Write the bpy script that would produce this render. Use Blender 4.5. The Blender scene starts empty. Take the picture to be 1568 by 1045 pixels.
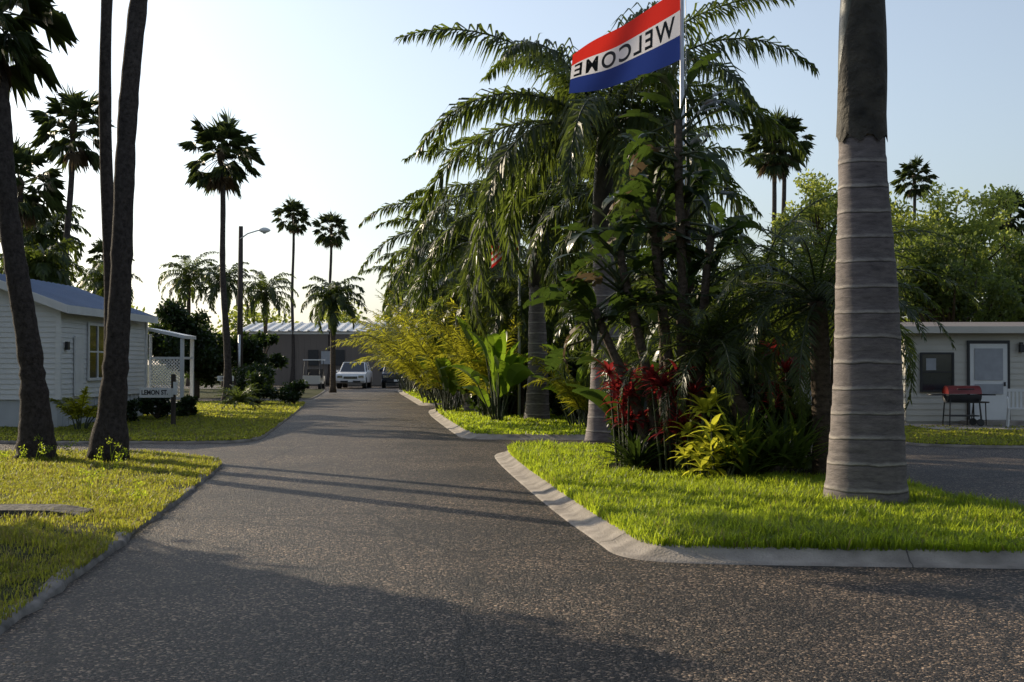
import bpy, math, random
import numpy as np
from mathutils import Vector
random.seed(7); rng=np.random.default_rng(7)
scene=bpy.context.scene
COL=scene.collection
# ------------------------------------------------------------------ mesh builder
class MB:
    def __init__(s): s.v=[];s.q=[];s.m=[];s.n=0
    def add(s,verts,faces,mat=0):
        verts=np.asarray(verts,dtype=np.float64).reshape(-1,3)
        s.v.append(verts)
        if isinstance(faces,np.ndarray):
            s.q.append(faces+s.n); s.m.append(np.full(len(faces),mat))
        else:
            d={}
            for f in faces: d.setdefault(len(f),[]).append(f)
            for k,fs in d.items():
                a=np.array(fs,dtype=np.int64)+s.n
                s.q.append(a); s.m.append(np.full(len(a),mat))
        s.n+=len(verts)
    def box(s,c,d,mat=0,rz=0.0):
        x,y,z=d[0]/2,d[1]/2,d[2]/2
        v=np.array([[-x,-y,-z],[x,-y,-z],[x,y,-z],[-x,y,-z],[-x,-y,z],[x,-y,z],[x,y,z],[-x,y,z]])
        ca,sa=math.cos(rz),math.sin(rz)
        v=np.stack([v[:,0]*ca-v[:,1]*sa,v[:,0]*sa+v[:,1]*ca,v[:,2]],1)+np.array(c)
        s.add(v,[(0,3,2,1),(4,5,6,7),(0,1,5,4),(1,2,6,5),(2,3,7,6),(3,0,4,7)],mat)
    def box2(s,a,b,mat=0):
        s.box([(a[i]+b[i])/2 for i in range(3)],[abs(b[i]-a[i]) for i in range(3)],mat)
    def tube(s,path,rad,sides=8,mat=0,cap=True):
        P=np.array(path,dtype=float); n=len(P)
        T=np.gradient(P,axis=0); T/=np.linalg.norm(T,axis=1)[:,None]+1e-9
        ref=np.array([0,1,0]) if abs(T[0][1])<0.8 else np.array([1,0,0])
        A=np.cross(T,ref);A/=np.linalg.norm(A,axis=1)[:,None]+1e-9
        B=np.cross(T,A)
        th=np.arange(sides)*2*math.pi/sides
        r=np.array(rad,dtype=float)*np.ones(n)
        V=P[:,None,:]+r[:,None,None]*(np.cos(th)[None,:,None]*A[:,None,:]+np.sin(th)[None,:,None]*B[:,None,:])
        F=[]
        for i in range(n-1):
            for j in range(sides):
                k=(j+1)%sides
                F.append((i*sides+j,i*sides+k,(i+1)*sides+k,(i+1)*sides+j))
        if cap:
            F.append(tuple(range(sides-1,-1,-1)));F.append(tuple(range((n-1)*sides,n*sides)))
        s.add(V.reshape(-1,3),F,mat)
    def obj(s,name,mats,smooth=False,parent=None,loc=None):
        me=bpy.data.meshes.new(name)
        V=np.concatenate(s.v)
        me.vertices.add(len(V)); me.vertices.foreach_set('co',V.astype(np.float32).ravel())
        lt=np.concatenate([np.full(len(a),a.shape[1]) for a in s.q])
        li=np.concatenate([a.ravel() for a in s.q])
        me.loops.add(len(li)); me.loops.foreach_set('vertex_index',li.astype(np.int32))
        me.polygons.add(len(lt))
        ls=np.concatenate([[0],np.cumsum(lt)[:-1]])
        me.polygons.foreach_set('loop_start',ls.astype(np.int32))
        me.polygons.foreach_set('material_index',np.concatenate(s.m).astype(np.int32))
        me.update(calc_edges=True)
        me.polygons.foreach_set('use_smooth',np.full(len(lt),bool(smooth)))
        me.validate()
        for m in mats: me.materials.append(m)
        o=bpy.data.objects.new(name,me); COL.objects.link(o)
        if parent is not None: o.parent=parent
        if loc is not None: o.location=loc
        return o
def empty(name,loc=(0,0,0)):
    e=bpy.data.objects.new(name,None); COL.objects.link(e); e.location=loc; e.empty_display_size=0.3; return e
def U(a,b): return random.uniform(a,b)
# ------------------------------------------------------------------ materials
def newmat(name):
    m=bpy.data.materials.new(name); m.use_nodes=True
    nt=m.node_tree; b=nt.nodes['Principled BSDF']; return m,nt,b
def simple(name,col,rough=0.6,metal=0.0,var=0.15,scale=6.0,bump=0.0,bscale=40.0,spec=0.5,trans=0.0):
    m,nt,b=newmat(name); N=nt.nodes;L=nt.links
    tc=N.new('ShaderNodeTexCoord'); no=N.new('ShaderNodeTexNoise'); no.inputs['Scale'].default_value=scale; no.inputs['Detail'].default_value=6
    L.new(tc.outputs['Object'],no.inputs['Vector'])
    r=N.new('ShaderNodeValToRGB'); r.color_ramp.elements[0].position=0.3; r.color_ramp.elements[1].position=0.7
    r.color_ramp.elements[0].color=tuple(c*(1-var) for c in col)+(1,); r.color_ramp.elements[1].color=tuple(min(1,c*(1+var)) for c in col)+(1,)
    L.new(no.outputs['Fac'],r.inputs['Fac']); L.new(r.outputs['Color'],b.inputs['Base Color'])
    b.inputs['Roughness'].default_value=rough; b.inputs['Metallic'].default_value=metal; b.inputs['Specular IOR Level'].default_value=spec
    if bump>0:
        n2=N.new('ShaderNodeTexNoise'); n2.inputs['Scale'].default_value=bscale; n2.inputs['Detail'].default_value=4
        L.new(tc.outputs['Object'],n2.inputs['Vector'])
        bp=N.new('ShaderNodeBump'); bp.inputs['Strength'].default_value=1; bp.inputs['Distance'].default_value=bump
        L.new(n2.outputs['Fac'],bp.inputs['Height']); L.new(bp.outputs['Normal'],b.inputs['Normal'])
    if trans>0:
        t=N.new('ShaderNodeBsdfTranslucent'); L.new(r.outputs['Color'],t.inputs['Color'])
        mx=N.new('ShaderNodeMixShader'); mx.inputs[0].default_value=trans
        L.new(b.outputs[0],mx.inputs[1]);L.new(t.outputs[0],mx.inputs[2]);L.new(mx.outputs[0],N['Material Output'].inputs[0])
    return m
def leaf(name,c1,c2,tcol,mix=0.35,rough=0.42,scale=1.2):
    m,nt,b=newmat(name); N=nt.nodes;L=nt.links
    g=N.new('ShaderNodeNewGeometry'); tc=N.new('ShaderNodeTexCoord')
    no=N.new('ShaderNodeTexNoise'); no.inputs['Scale'].default_value=scale
    L.new(tc.outputs['Object'],no.inputs['Vector'])
    ad=N.new('ShaderNodeMath'); ad.operation='ADD'; L.new(g.outputs['Random Per Island'],ad.inputs[0]); L.new(no.outputs['Fac'],ad.inputs[1])
    ml=N.new('ShaderNodeMath'); ml.operation='MULTIPLY'; ml.inputs[1].default_value=0.5; L.new(ad.outputs[0],ml.inputs[0])
    r=N.new('ShaderNodeValToRGB'); r.color_ramp.elements[0].position=0.2;r.color_ramp.elements[1].position=0.8
    r.color_ramp.elements[0].color=c1+(1,); r.color_ramp.elements[1].color=c2+(1,)
    L.new(ml.outputs[0],r.inputs['Fac']); L.new(r.outputs['Color'],b.inputs['Base Color'])
    b.inputs['Roughness'].default_value=rough; b.inputs['Specular IOR Level'].default_value=0.35
    t=N.new('ShaderNodeBsdfTranslucent')
    r2=N.new('ShaderNodeValToRGB'); r2.color_ramp.elements[0].position=0.2;r2.color_ramp.elements[1].position=0.8
    r2.color_ramp.elements[0].color=tuple(c*0.6 for c in tcol)+(1,); r2.color_ramp.elements[1].color=tcol+(1,)
    L.new(ml.outputs[0],r2.inputs['Fac']); L.new(r2.outputs['Color'],t.inputs['Color'])
    mx=N.new('ShaderNodeMixShader'); mx.inputs[0].default_value=mix
    L.new(b.outputs[0],mx.inputs[1]);L.new(t.outputs[0],mx.inputs[2]);L.new(mx.outputs[0],N['Material Output'].inputs[0])
    return m
M_palm=leaf('palm_leaf',(0.016,0.030,0.010),(0.045,0.066,0.02),(0.27,0.36,0.05),0.32,0.38)
M_fan=leaf('fan_palm_leaf',(0.018,0.032,0.012),(0.045,0.068,0.024),(0.18,0.24,0.05),0.28,0.45)
M_dead=leaf('dead_frond',(0.10,0.07,0.04),(0.18,0.13,0.08),(0.25,0.18,0.10),0.3,0.7)
M_areca=leaf('areca_leaf',(0.045,0.07,0.010),(0.11,0.14,0.02),(0.72,0.70,0.05),0.5,0.4)
M_banana=leaf('banana_leaf',(0.028,0.06,0.012),(0.055,0.11,0.02),(0.40,0.62,0.04),0.42,0.3)
M_strel=leaf('bird_of_paradise_leaf',(0.011,0.024,0.008),(0.028,0.05,0.015),(0.12,0.20,0.03),0.28,0.32)
M_strap=leaf('strap_leaf',(0.022,0.045,0.012),(0.06,0.095,0.025),(0.30,0.42,0.05),0.38,0.32,2)
M_tree=leaf('tree_leaf',(0.025,0.045,0.012),(0.07,0.10,0.024),(0.30,0.38,0.06),0.4,0.5,0.6)
M_treeL=leaf('light_tree_leaf',(0.045,0.075,0.018),(0.11,0.15,0.04),(0.62,0.70,0.12),0.48,0.5,0.6)
M_dark=leaf('citrus_leaf',(0.010,0.022,0.008),(0.024,0.045,0.012),(0.09,0.15,0.02),0.27,0.4,0.8)
M_red=leaf('ti_plant_leaf',(0.05,0.010,0.010),(0.20,0.02,0.03),(0.50,0.05,0.05),0.42,0.35,2)
M_yel=leaf('backlit_yellow_leaf',(0.14,0.18,0.02),(0.36,0.36,0.04),(0.95,0.95,0.08),0.55,0.35,2)  # yellow of backlit leaves painted into the base and translucent colours
M_grass=leaf('grass_blade',(0.040,0.085,0.008),(0.11,0.165,0.020),(0.75,0.92,0.06),0.52,0.45,0.7)
M_grassL=leaf('thin_grass_blade',(0.05,0.080,0.012),(0.12,0.14,0.03),(0.74,0.76,0.08),0.48,0.5,0.9)
M_straw=leaf('dry_grass',(0.14,0.12,0.05),(0.24,0.20,0.09),(0.55,0.46,0.16),0.4,0.6,1)

def asphalt():
    m,nt,b=newmat('asphalt');N=nt.nodes;L=nt.links
    tc=N.new('ShaderNodeTexCoord')
    nw0=N.new('ShaderNodeTexNoise'); nw0.inputs['Scale'].default_value=60; L.new(tc.outputs['Object'],nw0.inputs['Vector'])
    vm0=N.new('ShaderNodeMix'); vm0.data_type='VECTOR'; vm0.inputs[0].default_value=0.02
    L.new(tc.outputs['Object'],vm0.inputs[4]);L.new(nw0.outputs['Color'],vm0.inputs[5])
    vo=N.new('ShaderNodeTexVoronoi'); vo.inputs['Scale'].default_value=64; L.new(vm0.outputs[1],vo.inputs['Vector'])
    sep=N.new('ShaderNodeSeparateColor'); L.new(vo.outputs['Color'],sep.inputs[0])
    r=N.new('ShaderNodeValToRGB'); e=r.color_ramp.elements; e[0].color=(0.008,0.007,0.0065,1); e[1].color=(0.46,0.36,0.27,1); e[1].position=1.0
    x=e.new(0.5); x.color=(0.028,0.024,0.021,1); x=e.new(0.82); x.color=(0.085,0.068,0.056,1)
    L.new(sep.outputs[0],r.inputs['Fac'])
    n1=N.new('ShaderNodeTexNoise'); n1.inputs['Scale'].default_value=0.45; n1.inputs['Detail'].default_value=9; n1.inputs['Roughness'].default_value=0.66; L.new(tc.outputs['Object'],n1.inputs['Vector'])
    r1=N.new('ShaderNodeValToRGB'); r1.color_ramp.elements[0].position=0.36;r1.color_ramp.elements[1].position=0.66
    r1.color_ramp.elements[0].color=(0.5,0.48,0.48,1); r1.color_ramp.elements[1].color=(1.6,1.45,1.3,1)
    L.new(n1.outputs['Fac'],r1.inputs['Fac'])
    mx=N.new('ShaderNodeMix'); mx.data_type='RGBA'; mx.blend_type='MULTIPLY'; mx.inputs[0].default_value=1
    L.new(r.outputs['Color'],mx.inputs[6]);L.new(r1.outputs['Color'],mx.inputs[7])
    nw=N.new('ShaderNodeTexNoise'); nw.inputs['Scale'].default_value=1.5; L.new(tc.outputs['Object'],nw.inputs['Vector'])
    vm=N.new('ShaderNodeMix'); vm.data_type='VECTOR'; vm.inputs[0].default_value=0.25
    L.new(tc.outputs['Object'],vm.inputs[4]);L.new(nw.outputs['Color'],vm.inputs[5])
    vc=N.new('ShaderNodeTexVoronoi'); vc.feature='DISTANCE_TO_EDGE'; vc.inputs['Scale'].default_value=0.36; L.new(vm.outputs[1],vc.inputs['Vector'])
    rc=N.new('ShaderNodeValToRGB'); rc.color_ramp.elements[0].color=(0.2,0.2,0.2,1); rc.color_ramp.elements[0].position=0.003; rc.color_ramp.elements[1].position=0.010
    L.new(vc.outputs['Distance'],rc.inputs['Fac'])
    mx2=N.new('ShaderNodeMix'); mx2.data_type='RGBA'; mx2.blend_type='MULTIPLY'; mx2.inputs[0].default_value=0.8
    L.new(mx.outputs[2],mx2.inputs[6]);L.new(rc.outputs['Color'],mx2.inputs[7])
    L.new(mx2.outputs[2],b.inputs['Base Color'])
    b.inputs['Roughness'].default_value=0.55; b.inputs['Specular IOR Level'].default_value=0.26
    bp=N.new('ShaderNodeBump'); bp.inputs['Distance'].default_value=0.014; bp.inputs['Strength'].default_value=1.0; bp.invert=True
    L.new(vo.outputs['Distance'],bp.inputs['Height'])
    bp3=N.new('ShaderNodeBump'); bp3.inputs['Distance'].default_value=0.014; bp3.inputs['Strength'].default_value=1.0
    L.new(sep.outputs[1],bp3.inputs['Height']); L.new(bp.outputs['Normal'],bp3.inputs['Normal'])
    bp2=N.new('ShaderNodeBump'); bp2.inputs['Distance'].default_value=0.03; bp2.inputs['Strength'].default_value=0.6
    n3=N.new('ShaderNodeTexNoise'); n3.inputs['Scale'].default_value=6; L.new(tc.outputs['Object'],n3.inputs['Vector'])
    L.new(n3.outputs['Fac'],bp2.inputs['Height']); L.new(bp3.outputs['Normal'],bp2.inputs['Normal']); L.new(bp2.outputs['Normal'],b.inputs['Normal'])
    return m
M_asph=asphalt()
M_conc=simple('concrete_kerb',(0.32,0.28,0.24),0.85,var=0.4,scale=3,bump=0.012,bscale=50)
M_concd=simple('worn_kerb',(0.20,0.18,0.16),0.9,var=0.5,scale=5,bump=0.015,bscale=30)
M_joint=simple('kerb_joint',(0.10,0.088,0.078),0.95,var=0.3)
M_soil=simple('lawn_soil',(0.05,0.055,0.018),0.95,var=0.4,scale=2.5,bump=0.02,bscale=30,spec=0.1)
M_ground=simple('ground',(0.06,0.075,0.03),0.95,var=0.3,scale=0.4,spec=0.1)
M_mulch=simple('mulch',(0.035,0.026,0.018),0.95,var=0.5,scale=15,bump=0.03,bscale=40,spec=0.1)
def royal_mat():
    m,nt,b=newmat('royal_palm_bark');N=nt.nodes;L=nt.links
    tc=N.new('ShaderNodeTexCoord'); sx=N.new('ShaderNodeSeparateXYZ'); L.new(tc.outputs['Object'],sx.inputs[0])
    no=N.new('ShaderNodeTexNoise'); no.inputs['Scale'].default_value=1.6; no.inputs['Detail'].default_value=8; L.new(tc.outputs['Object'],no.inputs['Vector'])
    a=N.new('ShaderNodeMath');a.operation='MULTIPLY_ADD'; a.inputs[1].default_value=0.10; L.new(no.outputs['Fac'],a.inputs[0]); L.new(sx.outputs['Z'],a.inputs[2])
    d=N.new('ShaderNodeMath');d.operation='DIVIDE'; d.inputs[1].default_value=0.27; L.new(a.outputs[0],d.inputs[0])
    f=N.new('ShaderNodeMath');f.operation='FRACT'; L.new(d.outputs[0],f.inputs[0])
    r=N.new('ShaderNodeValToRGB'); e=r.color_ramp.elements
    e[0].color=(0.42,0.38,0.34,1); e[0].position=0.0; e[1].color=(0.19,0.165,0.16,1); e[1].position=0.12
    x=e.new(0.88); x.color=(0.21,0.18,0.176,1); x=e.new(0.93); x.color=(0.07,0.06,0.058,1); x=e.new(0.97); x.color=(0.38,0.34,0.31,1)
    L.new(f.outputs[0],r.inputs['Fac'])
    mp=N.new('ShaderNodeMapping'); mp.inputs['Scale'].default_value=(1,1,4); L.new(tc.outputs['Object'],mp.inputs[0])
    n2=N.new('ShaderNodeTexNoise'); n2.inputs['Scale'].default_value=5; n2.inputs['Detail'].default_value=10; n2.inputs['Roughness'].default_value=0.75; L.new(mp.outputs[0],n2.inputs['Vector'])
    r2=N.new('ShaderNodeValToRGB'); r2.color_ramp.elements[0].color=(0.42,0.41,0.44,1);r2.color_ramp.elements[1].color=(1.4,1.38,1.35,1); r2.color_ramp.elements[0].position=0.3; r2.color_ramp.elements[1].position=0.7
    L.new(n2.outputs['Fac'],r2.inputs['Fac'])
    mx=N.new('ShaderNodeMix');mx.data_type='RGBA';mx.blend_type='MULTIPLY';mx.inputs[0].default_value=1
    L.new(r.outputs['Color'],mx.inputs[6]);L.new(r2.outputs['Color'],mx.inputs[7]);L.new(mx.outputs[2],b.inputs['Base Color'])
    b.inputs['Roughness'].default_value=0.8
    bp=N.new('ShaderNodeBump');bp.inputs['Distance'].default_value=0.012;L.new(n2.outputs['Fac'],bp.inputs['Height'])
    bp2=N.new('ShaderNodeBump');bp2.inputs['Distance'].default_value=0.02;L.new(r.outputs['Color'],bp2.inputs['Height']);L.new(bp.outputs[0],bp2.inputs['Normal']);L.new(bp2.outputs[0],b.inputs['Normal'])
    return m
M_royal=royal_mat()
M_shaft=simple('crownshaft',(0.035,0.042,0.018),0.45,var=0.5,scale=2.5,bump=0.01,bscale=8)
M_sheath=simple('dry_sheath',(0.05,0.042,0.03),0.75,var=0.7,scale=4,bump=0.03,bscale=9)
def bark(name,col,zs=0.35,bump=0.03,sc=14):
    m,nt,b=newmat(name);N=nt.nodes;L=nt.links
    tc=N.new('ShaderNodeTexCoord');mp=N.new('ShaderNodeMapping');mp.inputs['Scale'].default_value=(1,1,zs);L.new(tc.outputs['Object'],mp.inputs[0])
    n=N.new('ShaderNodeTexNoise');n.inputs['Scale'].default_value=sc;n.inputs['Detail'].default_value=8;n.inputs['Roughness'].default_value=0.7;L.new(mp.outputs[0],n.inputs['Vector'])
    r=N.new('ShaderNodeValToRGB');r.color_ramp.elements[0].position=0.35;r.color_ramp.elements[1].position=0.68
    r.color_ramp.elements[0].color=tuple(c*0.45 for c in col)+(1,);r.color_ramp.elements[1].color=tuple(c*1.4 for c in col)+(1,)
    L.new(n.outputs['Fac'],r.inputs['Fac']);L.new(r.outputs[0],b.inputs['Base Color']);b.inputs['Roughness'].default_value=0.9;b.inputs['Specular IOR Level'].default_value=0.2
    bp=N.new('ShaderNodeBump');bp.inputs['Distance'].default_value=bump;L.new(n.outputs['Fac'],bp.inputs['Height']);L.new(bp.outputs[0],b.inputs['Normal'])
    return m
M_bark=bark('fan_palm_bark',(0.075,0.062,0.055),0.9,0.05)
M_bark2=bark('tree_bark',(0.07,0.055,0.04),0.25)
M_boot=bark('date_palm_bark',(0.13,0.10,0.075),1.6,0.04,12)
M_stem=simple('green_stem',(0.04,0.055,0.02),0.5,var=0.4,scale=5)
M_white=simple('white_paint',(0.72,0.72,0.70),0.5,var=0.06,scale=3)
M_siding=simple('vinyl_siding',(0.70,0.70,0.68),0.5,var=0.05,scale=1.5)
M_cream=simple('cream_siding',(0.55,0.52,0.45),0.55,var=0.06,scale=1.5)
M_skirt=simple('skirting',(0.48,0.50,0.52),0.6,var=0.08,scale=2)
M_roofblue=simple('metal_roof',(0.20,0.27,0.40),0.45,metal=0.2,var=0.08,scale=1)
M_roofwhite=simple('white_metal_roof',(0.8,0.79,0.76),0.5,metal=0.0,var=0.05,scale=1)
M_tan=simple('tan_metal_wall',(0.17,0.14,0.12),0.6,var=0.06,scale=0.6)
M_glass=simple('window_glass',(0.02,0.025,0.03),0.08,var=0.1,spec=0.8)
M_curt=simple('curtain',(0.35,0.36,0.38),0.8,var=0.1)
M_black=simple('dark_trim',(0.025,0.025,0.027),0.5,var=0.2)
M_rubber=simple('rubber',(0.02,0.02,0.02),0.8,var=0.2)
M_pole=simple('flagpole_metal',(0.62,0.62,0.62),0.35,metal=0.5,var=0.05)
M_wood=bark('utility_pole_wood',(0.08,0.065,0.055),0.15,0.01,10)
M_redp=simple('red_enamel',(0.20,0.015,0.012),0.35,var=0.1)
M_chrome=simple('chrome',(0.6,0.6,0.6),0.2,metal=1.0,var=0.05)
M_blue=simple('blue_paint',(0.03,0.08,0.22),0.6)
# ------------------------------------------------------------------ plants
Z=np.array([0,0,1.0])
def nrm(a): return a/(np.linalg.norm(a,axis=-1,keepdims=True)+1e-9)
def frond(mb,o,az,e0,L,droop,ll,n,w,mat,rmat,hang=0.6,plume=0.35,rr=0.022,start=0.12,curl=0.0,pw=1.4):
    K=14; t=np.linspace(0,1,K)
    el=e0-droop*t**pw; a2=az+curl*t
    D=np.stack([np.cos(el)*np.cos(a2),np.cos(el)*np.sin(a2),np.sin(el)],1)
    P=np.array(o)+np.concatenate([[np.zeros(3)],np.cumsum((D[1:]+D[:-1])/2*(L/(K-1)),0)])
    mb.tube(P,rr*(1-0.8*t),4,rmat,False)
    tt=np.linspace(start,0.995,n)
    def ip(A): return np.stack([np.interp(tt,t,A[:,i]) for i in range(3)],1)
    B=ip(P);T=nrm(ip(D)); S=nrm(np.cross(T,Z)); Up=np.cross(S,T)
    for sg in (1,-1):
        ls=ll*(0.35+0.65*np.sin(np.pi*np.clip(tt*0.9+0.08,0,1)))*(1-0.45*tt**3)*rng.uniform(0.7,1.15,n)
        A=np.radians(25+35*tt)+rng.normal(0,0.13,n)
        pl=rng.normal(0.12,plume,n)
        d=nrm(sg*S*np.cos(A)[:,None]+T*np.sin(A)[:,None]+Up*pl[:,None])
        Wd=nrm(T-d*np.sum(T*d,1)[:,None])*(w/2)
        mid=B+nrm(d-Z*(hang*0.25))*(ls*0.45)[:,None]
        h=hang*rng.uniform(0.6,1.5,n)
        tip=mid+nrm(d-Z*h[:,None])*(ls*0.55)[:,None]
        V=np.stack([B-Wd*0.5,B+Wd*0.5,mid+Wd,mid-Wd,tip],1).reshape(-1,3)
        i=np.arange(n)*5
        mb.add(V,np.stack([i,i+1,i+2,i+3],1),mat)
        nn=mb.n-len(V)
        mb.q.append(np.stack([i+3,i+2,i+4],1)+nn); mb.m.append(np.full(n,mat))
def fan(mb,o,az,el,pl,r,mat,n=20,sag=0.3):
    D=np.array([math.cos(el)*math.cos(az),math.cos(el)*math.sin(az),math.sin(el)])
    h=np.array(o)+D*pl-Z*0.06
    mb.tube([o,(np.array(o)+h)/2+Z*0.03,h],[0.02,0.015,0.012],3,mat,False)
    S=nrm(np.cross(D,Z)); Nn=np.cross(S,D)
    roll=U(-0.5,0.5); S2=S*math.cos(roll)+Nn*math.sin(roll); Nn=np.cross(S2,D)
    a=np.linspace(-1.6,1.6,n)+rng.normal(0,0.05,n)
    v=nrm(np.cos(a)[:,None]*D+np.sin(a)[:,None]*S2+Nn*0.3)
    pv=nrm(-np.sin(a)[:,None]*D+np.cos(a)[:,None]*S2)
    rr=r*(0.7+0.3*np.cos(a*0.7))*rng.uniform(0.85,1.15,n)
    hw=r*0.5*math.tan(1.6/n)*0.95
    mid=h+v*(rr*0.5)[:,None]-Z*(sag*0.06*r)
    tip=mid+nrm(v*0.9-Z*(sag*rng.uniform(0.6,2.2,n))[:,None])*(rr*0.55)[:,None]
    V=np.stack([np.broadcast_to(h,(n,3)),mid-pv*hw,tip,mid+pv*hw],1).reshape(-1,3)
    i=np.arange(n)*4
    mb.add(V,np.stack([i,i+1,i+2],1),mat); nn=mb.n-len(V)
    mb.q.append(np.stack([i,i+2,i+3],1)+nn); mb.m.append(np.full(n,mat))
def fan_palm(x,y,h,r=1.35,tr=0.13,lean=(0,0),name='fan_palm_tree',base=0.28,nl=30,sides=10,skirt=6,lp=1.2):
    mb=MB(); K=70 if base>.3 else 26
    t=np.linspace(0,1,K)
    P=np.stack([lean[0]*t**lp+0.05*np.sin(t*9),lean[1]*t**1.5,h*t],1)
    rad=tr*(1-0.2*t)+(base-tr)*(0.72*np.exp(-t*h/0.55)+0.28*np.exp(-t*h/2.5))
    rad=rad*(1+rng.normal(0,0.035,K))
    mb.tube(P,rad,sides,0)
    top=P[-1]; s=r/1.35
    mb.tube([top-Z*0.35*s,top+Z*0.1*s,top+Z*0.3*s],[tr*0.85,0.17*s,0.05],8,2)
    for i in range(nl):
        f=(i+0.5)/nl; el=math.radians(82-138*f**0.85)+U(-.12,.12); az=i*2.4+U(-.3,.3)
        fan(mb,top+np.array([0,0,0.15-0.3*f]),az,el,U(0.6,0.95)*s,U(0.62,0.85)*s,1,n=18,sag=0.35+1.0*f)
    for i in range(skirt):
        fan(mb,top-Z*0.3,U(0,6.3),math.radians(U(-80,-55)),U(0.35,0.6),U(0.5,0.7)*s,2,n=12,sag=1.5)
    return mb.obj(name,[M_bark,M_fan,M_dead],True,loc=(x,y,0.05))
def royal(x,y,ht,hs,r0=0.42,L=3.6,nf=15,name='royal_palm_tree',lmat=None,elmin=-25,first=80,ll=0.62,nl=110,drp=1.9,w=0.045):
    mb=MB(); K=100; t=np.linspace(0,1,K)
    z=ht*t
    rad=r0*(1-0.42*t**1.3)+0.07*np.exp(-z/0.25)
    P=np.stack([0.03*np.sin(t*4),0*t,z],1)
    ph=(z/0.27)%1.0
    rad=rad+0.010*(ph-0.5)+0.004*np.sin(z*3.3)
    mb.tube(P,rad,32,0)
    rt=rad[-1]
    zs=np.linspace(ht-0.02,hs,14); u=np.linspace(0,1,14)
    rs=rt*(0.97+0.10*np.sin(u*3.1))*(1-0.5*u**2)
    mb.tube(np.stack([0.03*np.sin(4)+0*u,0*u,zs],1),rs,20,1)
    th=np.linspace(-2.2,1.6,16); V=[];F=[]
    zt=[0,0.25,0.5,0.8,1.15,1.6]
    for k,zz in enumerate(zt):
        for q,a in enumerate(th):
            wv=0.05*math.sin(q*1.9+k)
            rr=rt*(1.03+0.08*math.sin(zz*2))+ (0.02 if zz<0.1 else 0)
            aa=a*(1-0.35*zz)
            V.append((0.03*math.sin(4)+rr*math.cos(aa-1.2),rr*math.sin(aa-1.2),ht-0.08+zz+wv))
    n=len(th)
    for k in range(len(zt)-1):
        for q in range(n-1): F.append((k*n+q,k*n+q+1,(k+1)*n+q+1,(k+1)*n+q))
    mb.add(V,F,2)
    top=np.array([0.0,0,hs-0.1])
    for i in range(nf):
        f=(i+0.5)/nf
        el=math.radians(first-(first-elmin)*f); az=i*2.399+U(-.2,.2)
        frond(mb,top,az,el,L*U(0.88,1.08),drp*U(0.85,1.12)*(0.8+0.35*f),ll,nl,w,3,1,hang=1.5,plume=0.4,rr=0.035,pw=1.15,curl=U(-.3,.3))
    return mb.obj(name,[M_royal,M_shaft,M_sheath,lmat or M_palm],True,loc=(x,y,0.05))
def feather_palm(x,y,h,L=2.2,nf=20,tr=0.12,lean=(0,0),name='queen_palm_tree',mat=None,el0=80,el1=-30,ll=0.5,nl=46,w=0.035,hang=0.9,drp=1.8,bmat=None,base=0.2):
    mb=MB(); K=16;t=np.linspace(0,1,K)
    P=np.stack([lean[0]*t,lean[1]*t,h*t],1)
    if h>0.3: mb.tube(P,(tr+(base-tr)*np.exp(-t*h/0.5))*(1+0.06*np.cos(np.arange(K)*3.0)),10,0)
    for i in range(nf):
        f=(i+0.5)/nf
        frond(mb,P[-1],i*2.399+U(-.2,.2),math.radians(el0-(el0-el1)*f),L*U(0.85,1.1),drp*U(0.8,1.2),ll,nl,w,1,2,hang=hang,plume=0.3,rr=0.02)
    return mb.obj(name,[bmat or M_boot,mat or M_palm,M_stem],True,loc=(x,y,0.08))
def areca(x,y,H,n=26,spread=0.35,name='areca_palm',mat=None):
    mb=MB()
    for i in range(n):
        a=U(0,6.28); rr=U(0,spread)
        L=H*U(0.7,1.1)
        frond(mb,(rr*math.cos(a),rr*math.sin(a),0),a+U(-.5,.5),math.radians(U(62,88)),L,U(0.7,1.8),0.42*H/3+0.15,44,0.04,0,1,hang=0.7,plume=0.2,rr=0.018,start=0.3)
    return mb.obj(name,[mat or M_areca,M_stem],True,loc=(x,y,0.08))
def paddle(mb,o,az,e0,pl,L,W,droop,mat,smat,torn=0.35):
    D0=np.array([math.cos(e0)*math.cos(az),math.cos(e0)*math.sin(az),math.sin(e0)])
    o=np.array(o,dtype=float); b=o+D0*pl
    mb.tube([o,(o+b)/2,b],[0.028,0.02,0.014],5,smat,False)
    K=13;t=np.linspace(0,1,K); el=e0-droop*t
    D=np.stack([np.cos(el)*math.cos(az),np.cos(el)*math.sin(az),np.sin(el)],1)
    P=b+np.concatenate([[np.zeros(3)],np.cumsum(D[1:]*(L/(K-1)),0)])
    S=nrm(np.cross(D,Z)); roll=U(-0.7,0.7); Up=np.cross(S,D)
    S2=S*math.cos(roll)+Up*math.sin(roll); U2=np.cross(S2,D)
    hw=W*np.clip(np.sin(np.pi*np.clip(t,0.0,1)**0.8),0.02,1)**0.65
    for sg in (1,-1):
        E=P+sg*S2*hw[:,None]*0.93+U2*(hw*0.28)[:,None]
        i=0
        while i<K-1:
            j=i+1
            while j<K-1 and random.random()>torn: j+=1
            sag=U(0,0.25)*W*4*torn
            idx=np.arange(i,j+1); Ee=E[idx].copy(); Ee[:,2]-=sag
            if torn>0: Ee[-1]=Ee[-1]*0.9+Ee[max(0,len(Ee)-2)]*0.1
            M=(P[idx]+Ee)/2+U2[idx]*0.03*W
            n=len(idx); V=np.concatenate([P[idx],M,Ee]); F=[]
            for k in range(n-1):
                F.append((k,k+1,n+k+1,n+k)); F.append((n+k,n+k+1,2*n+k+1,2*n+k))
            mb.add(V,F,mat); i=j
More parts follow.
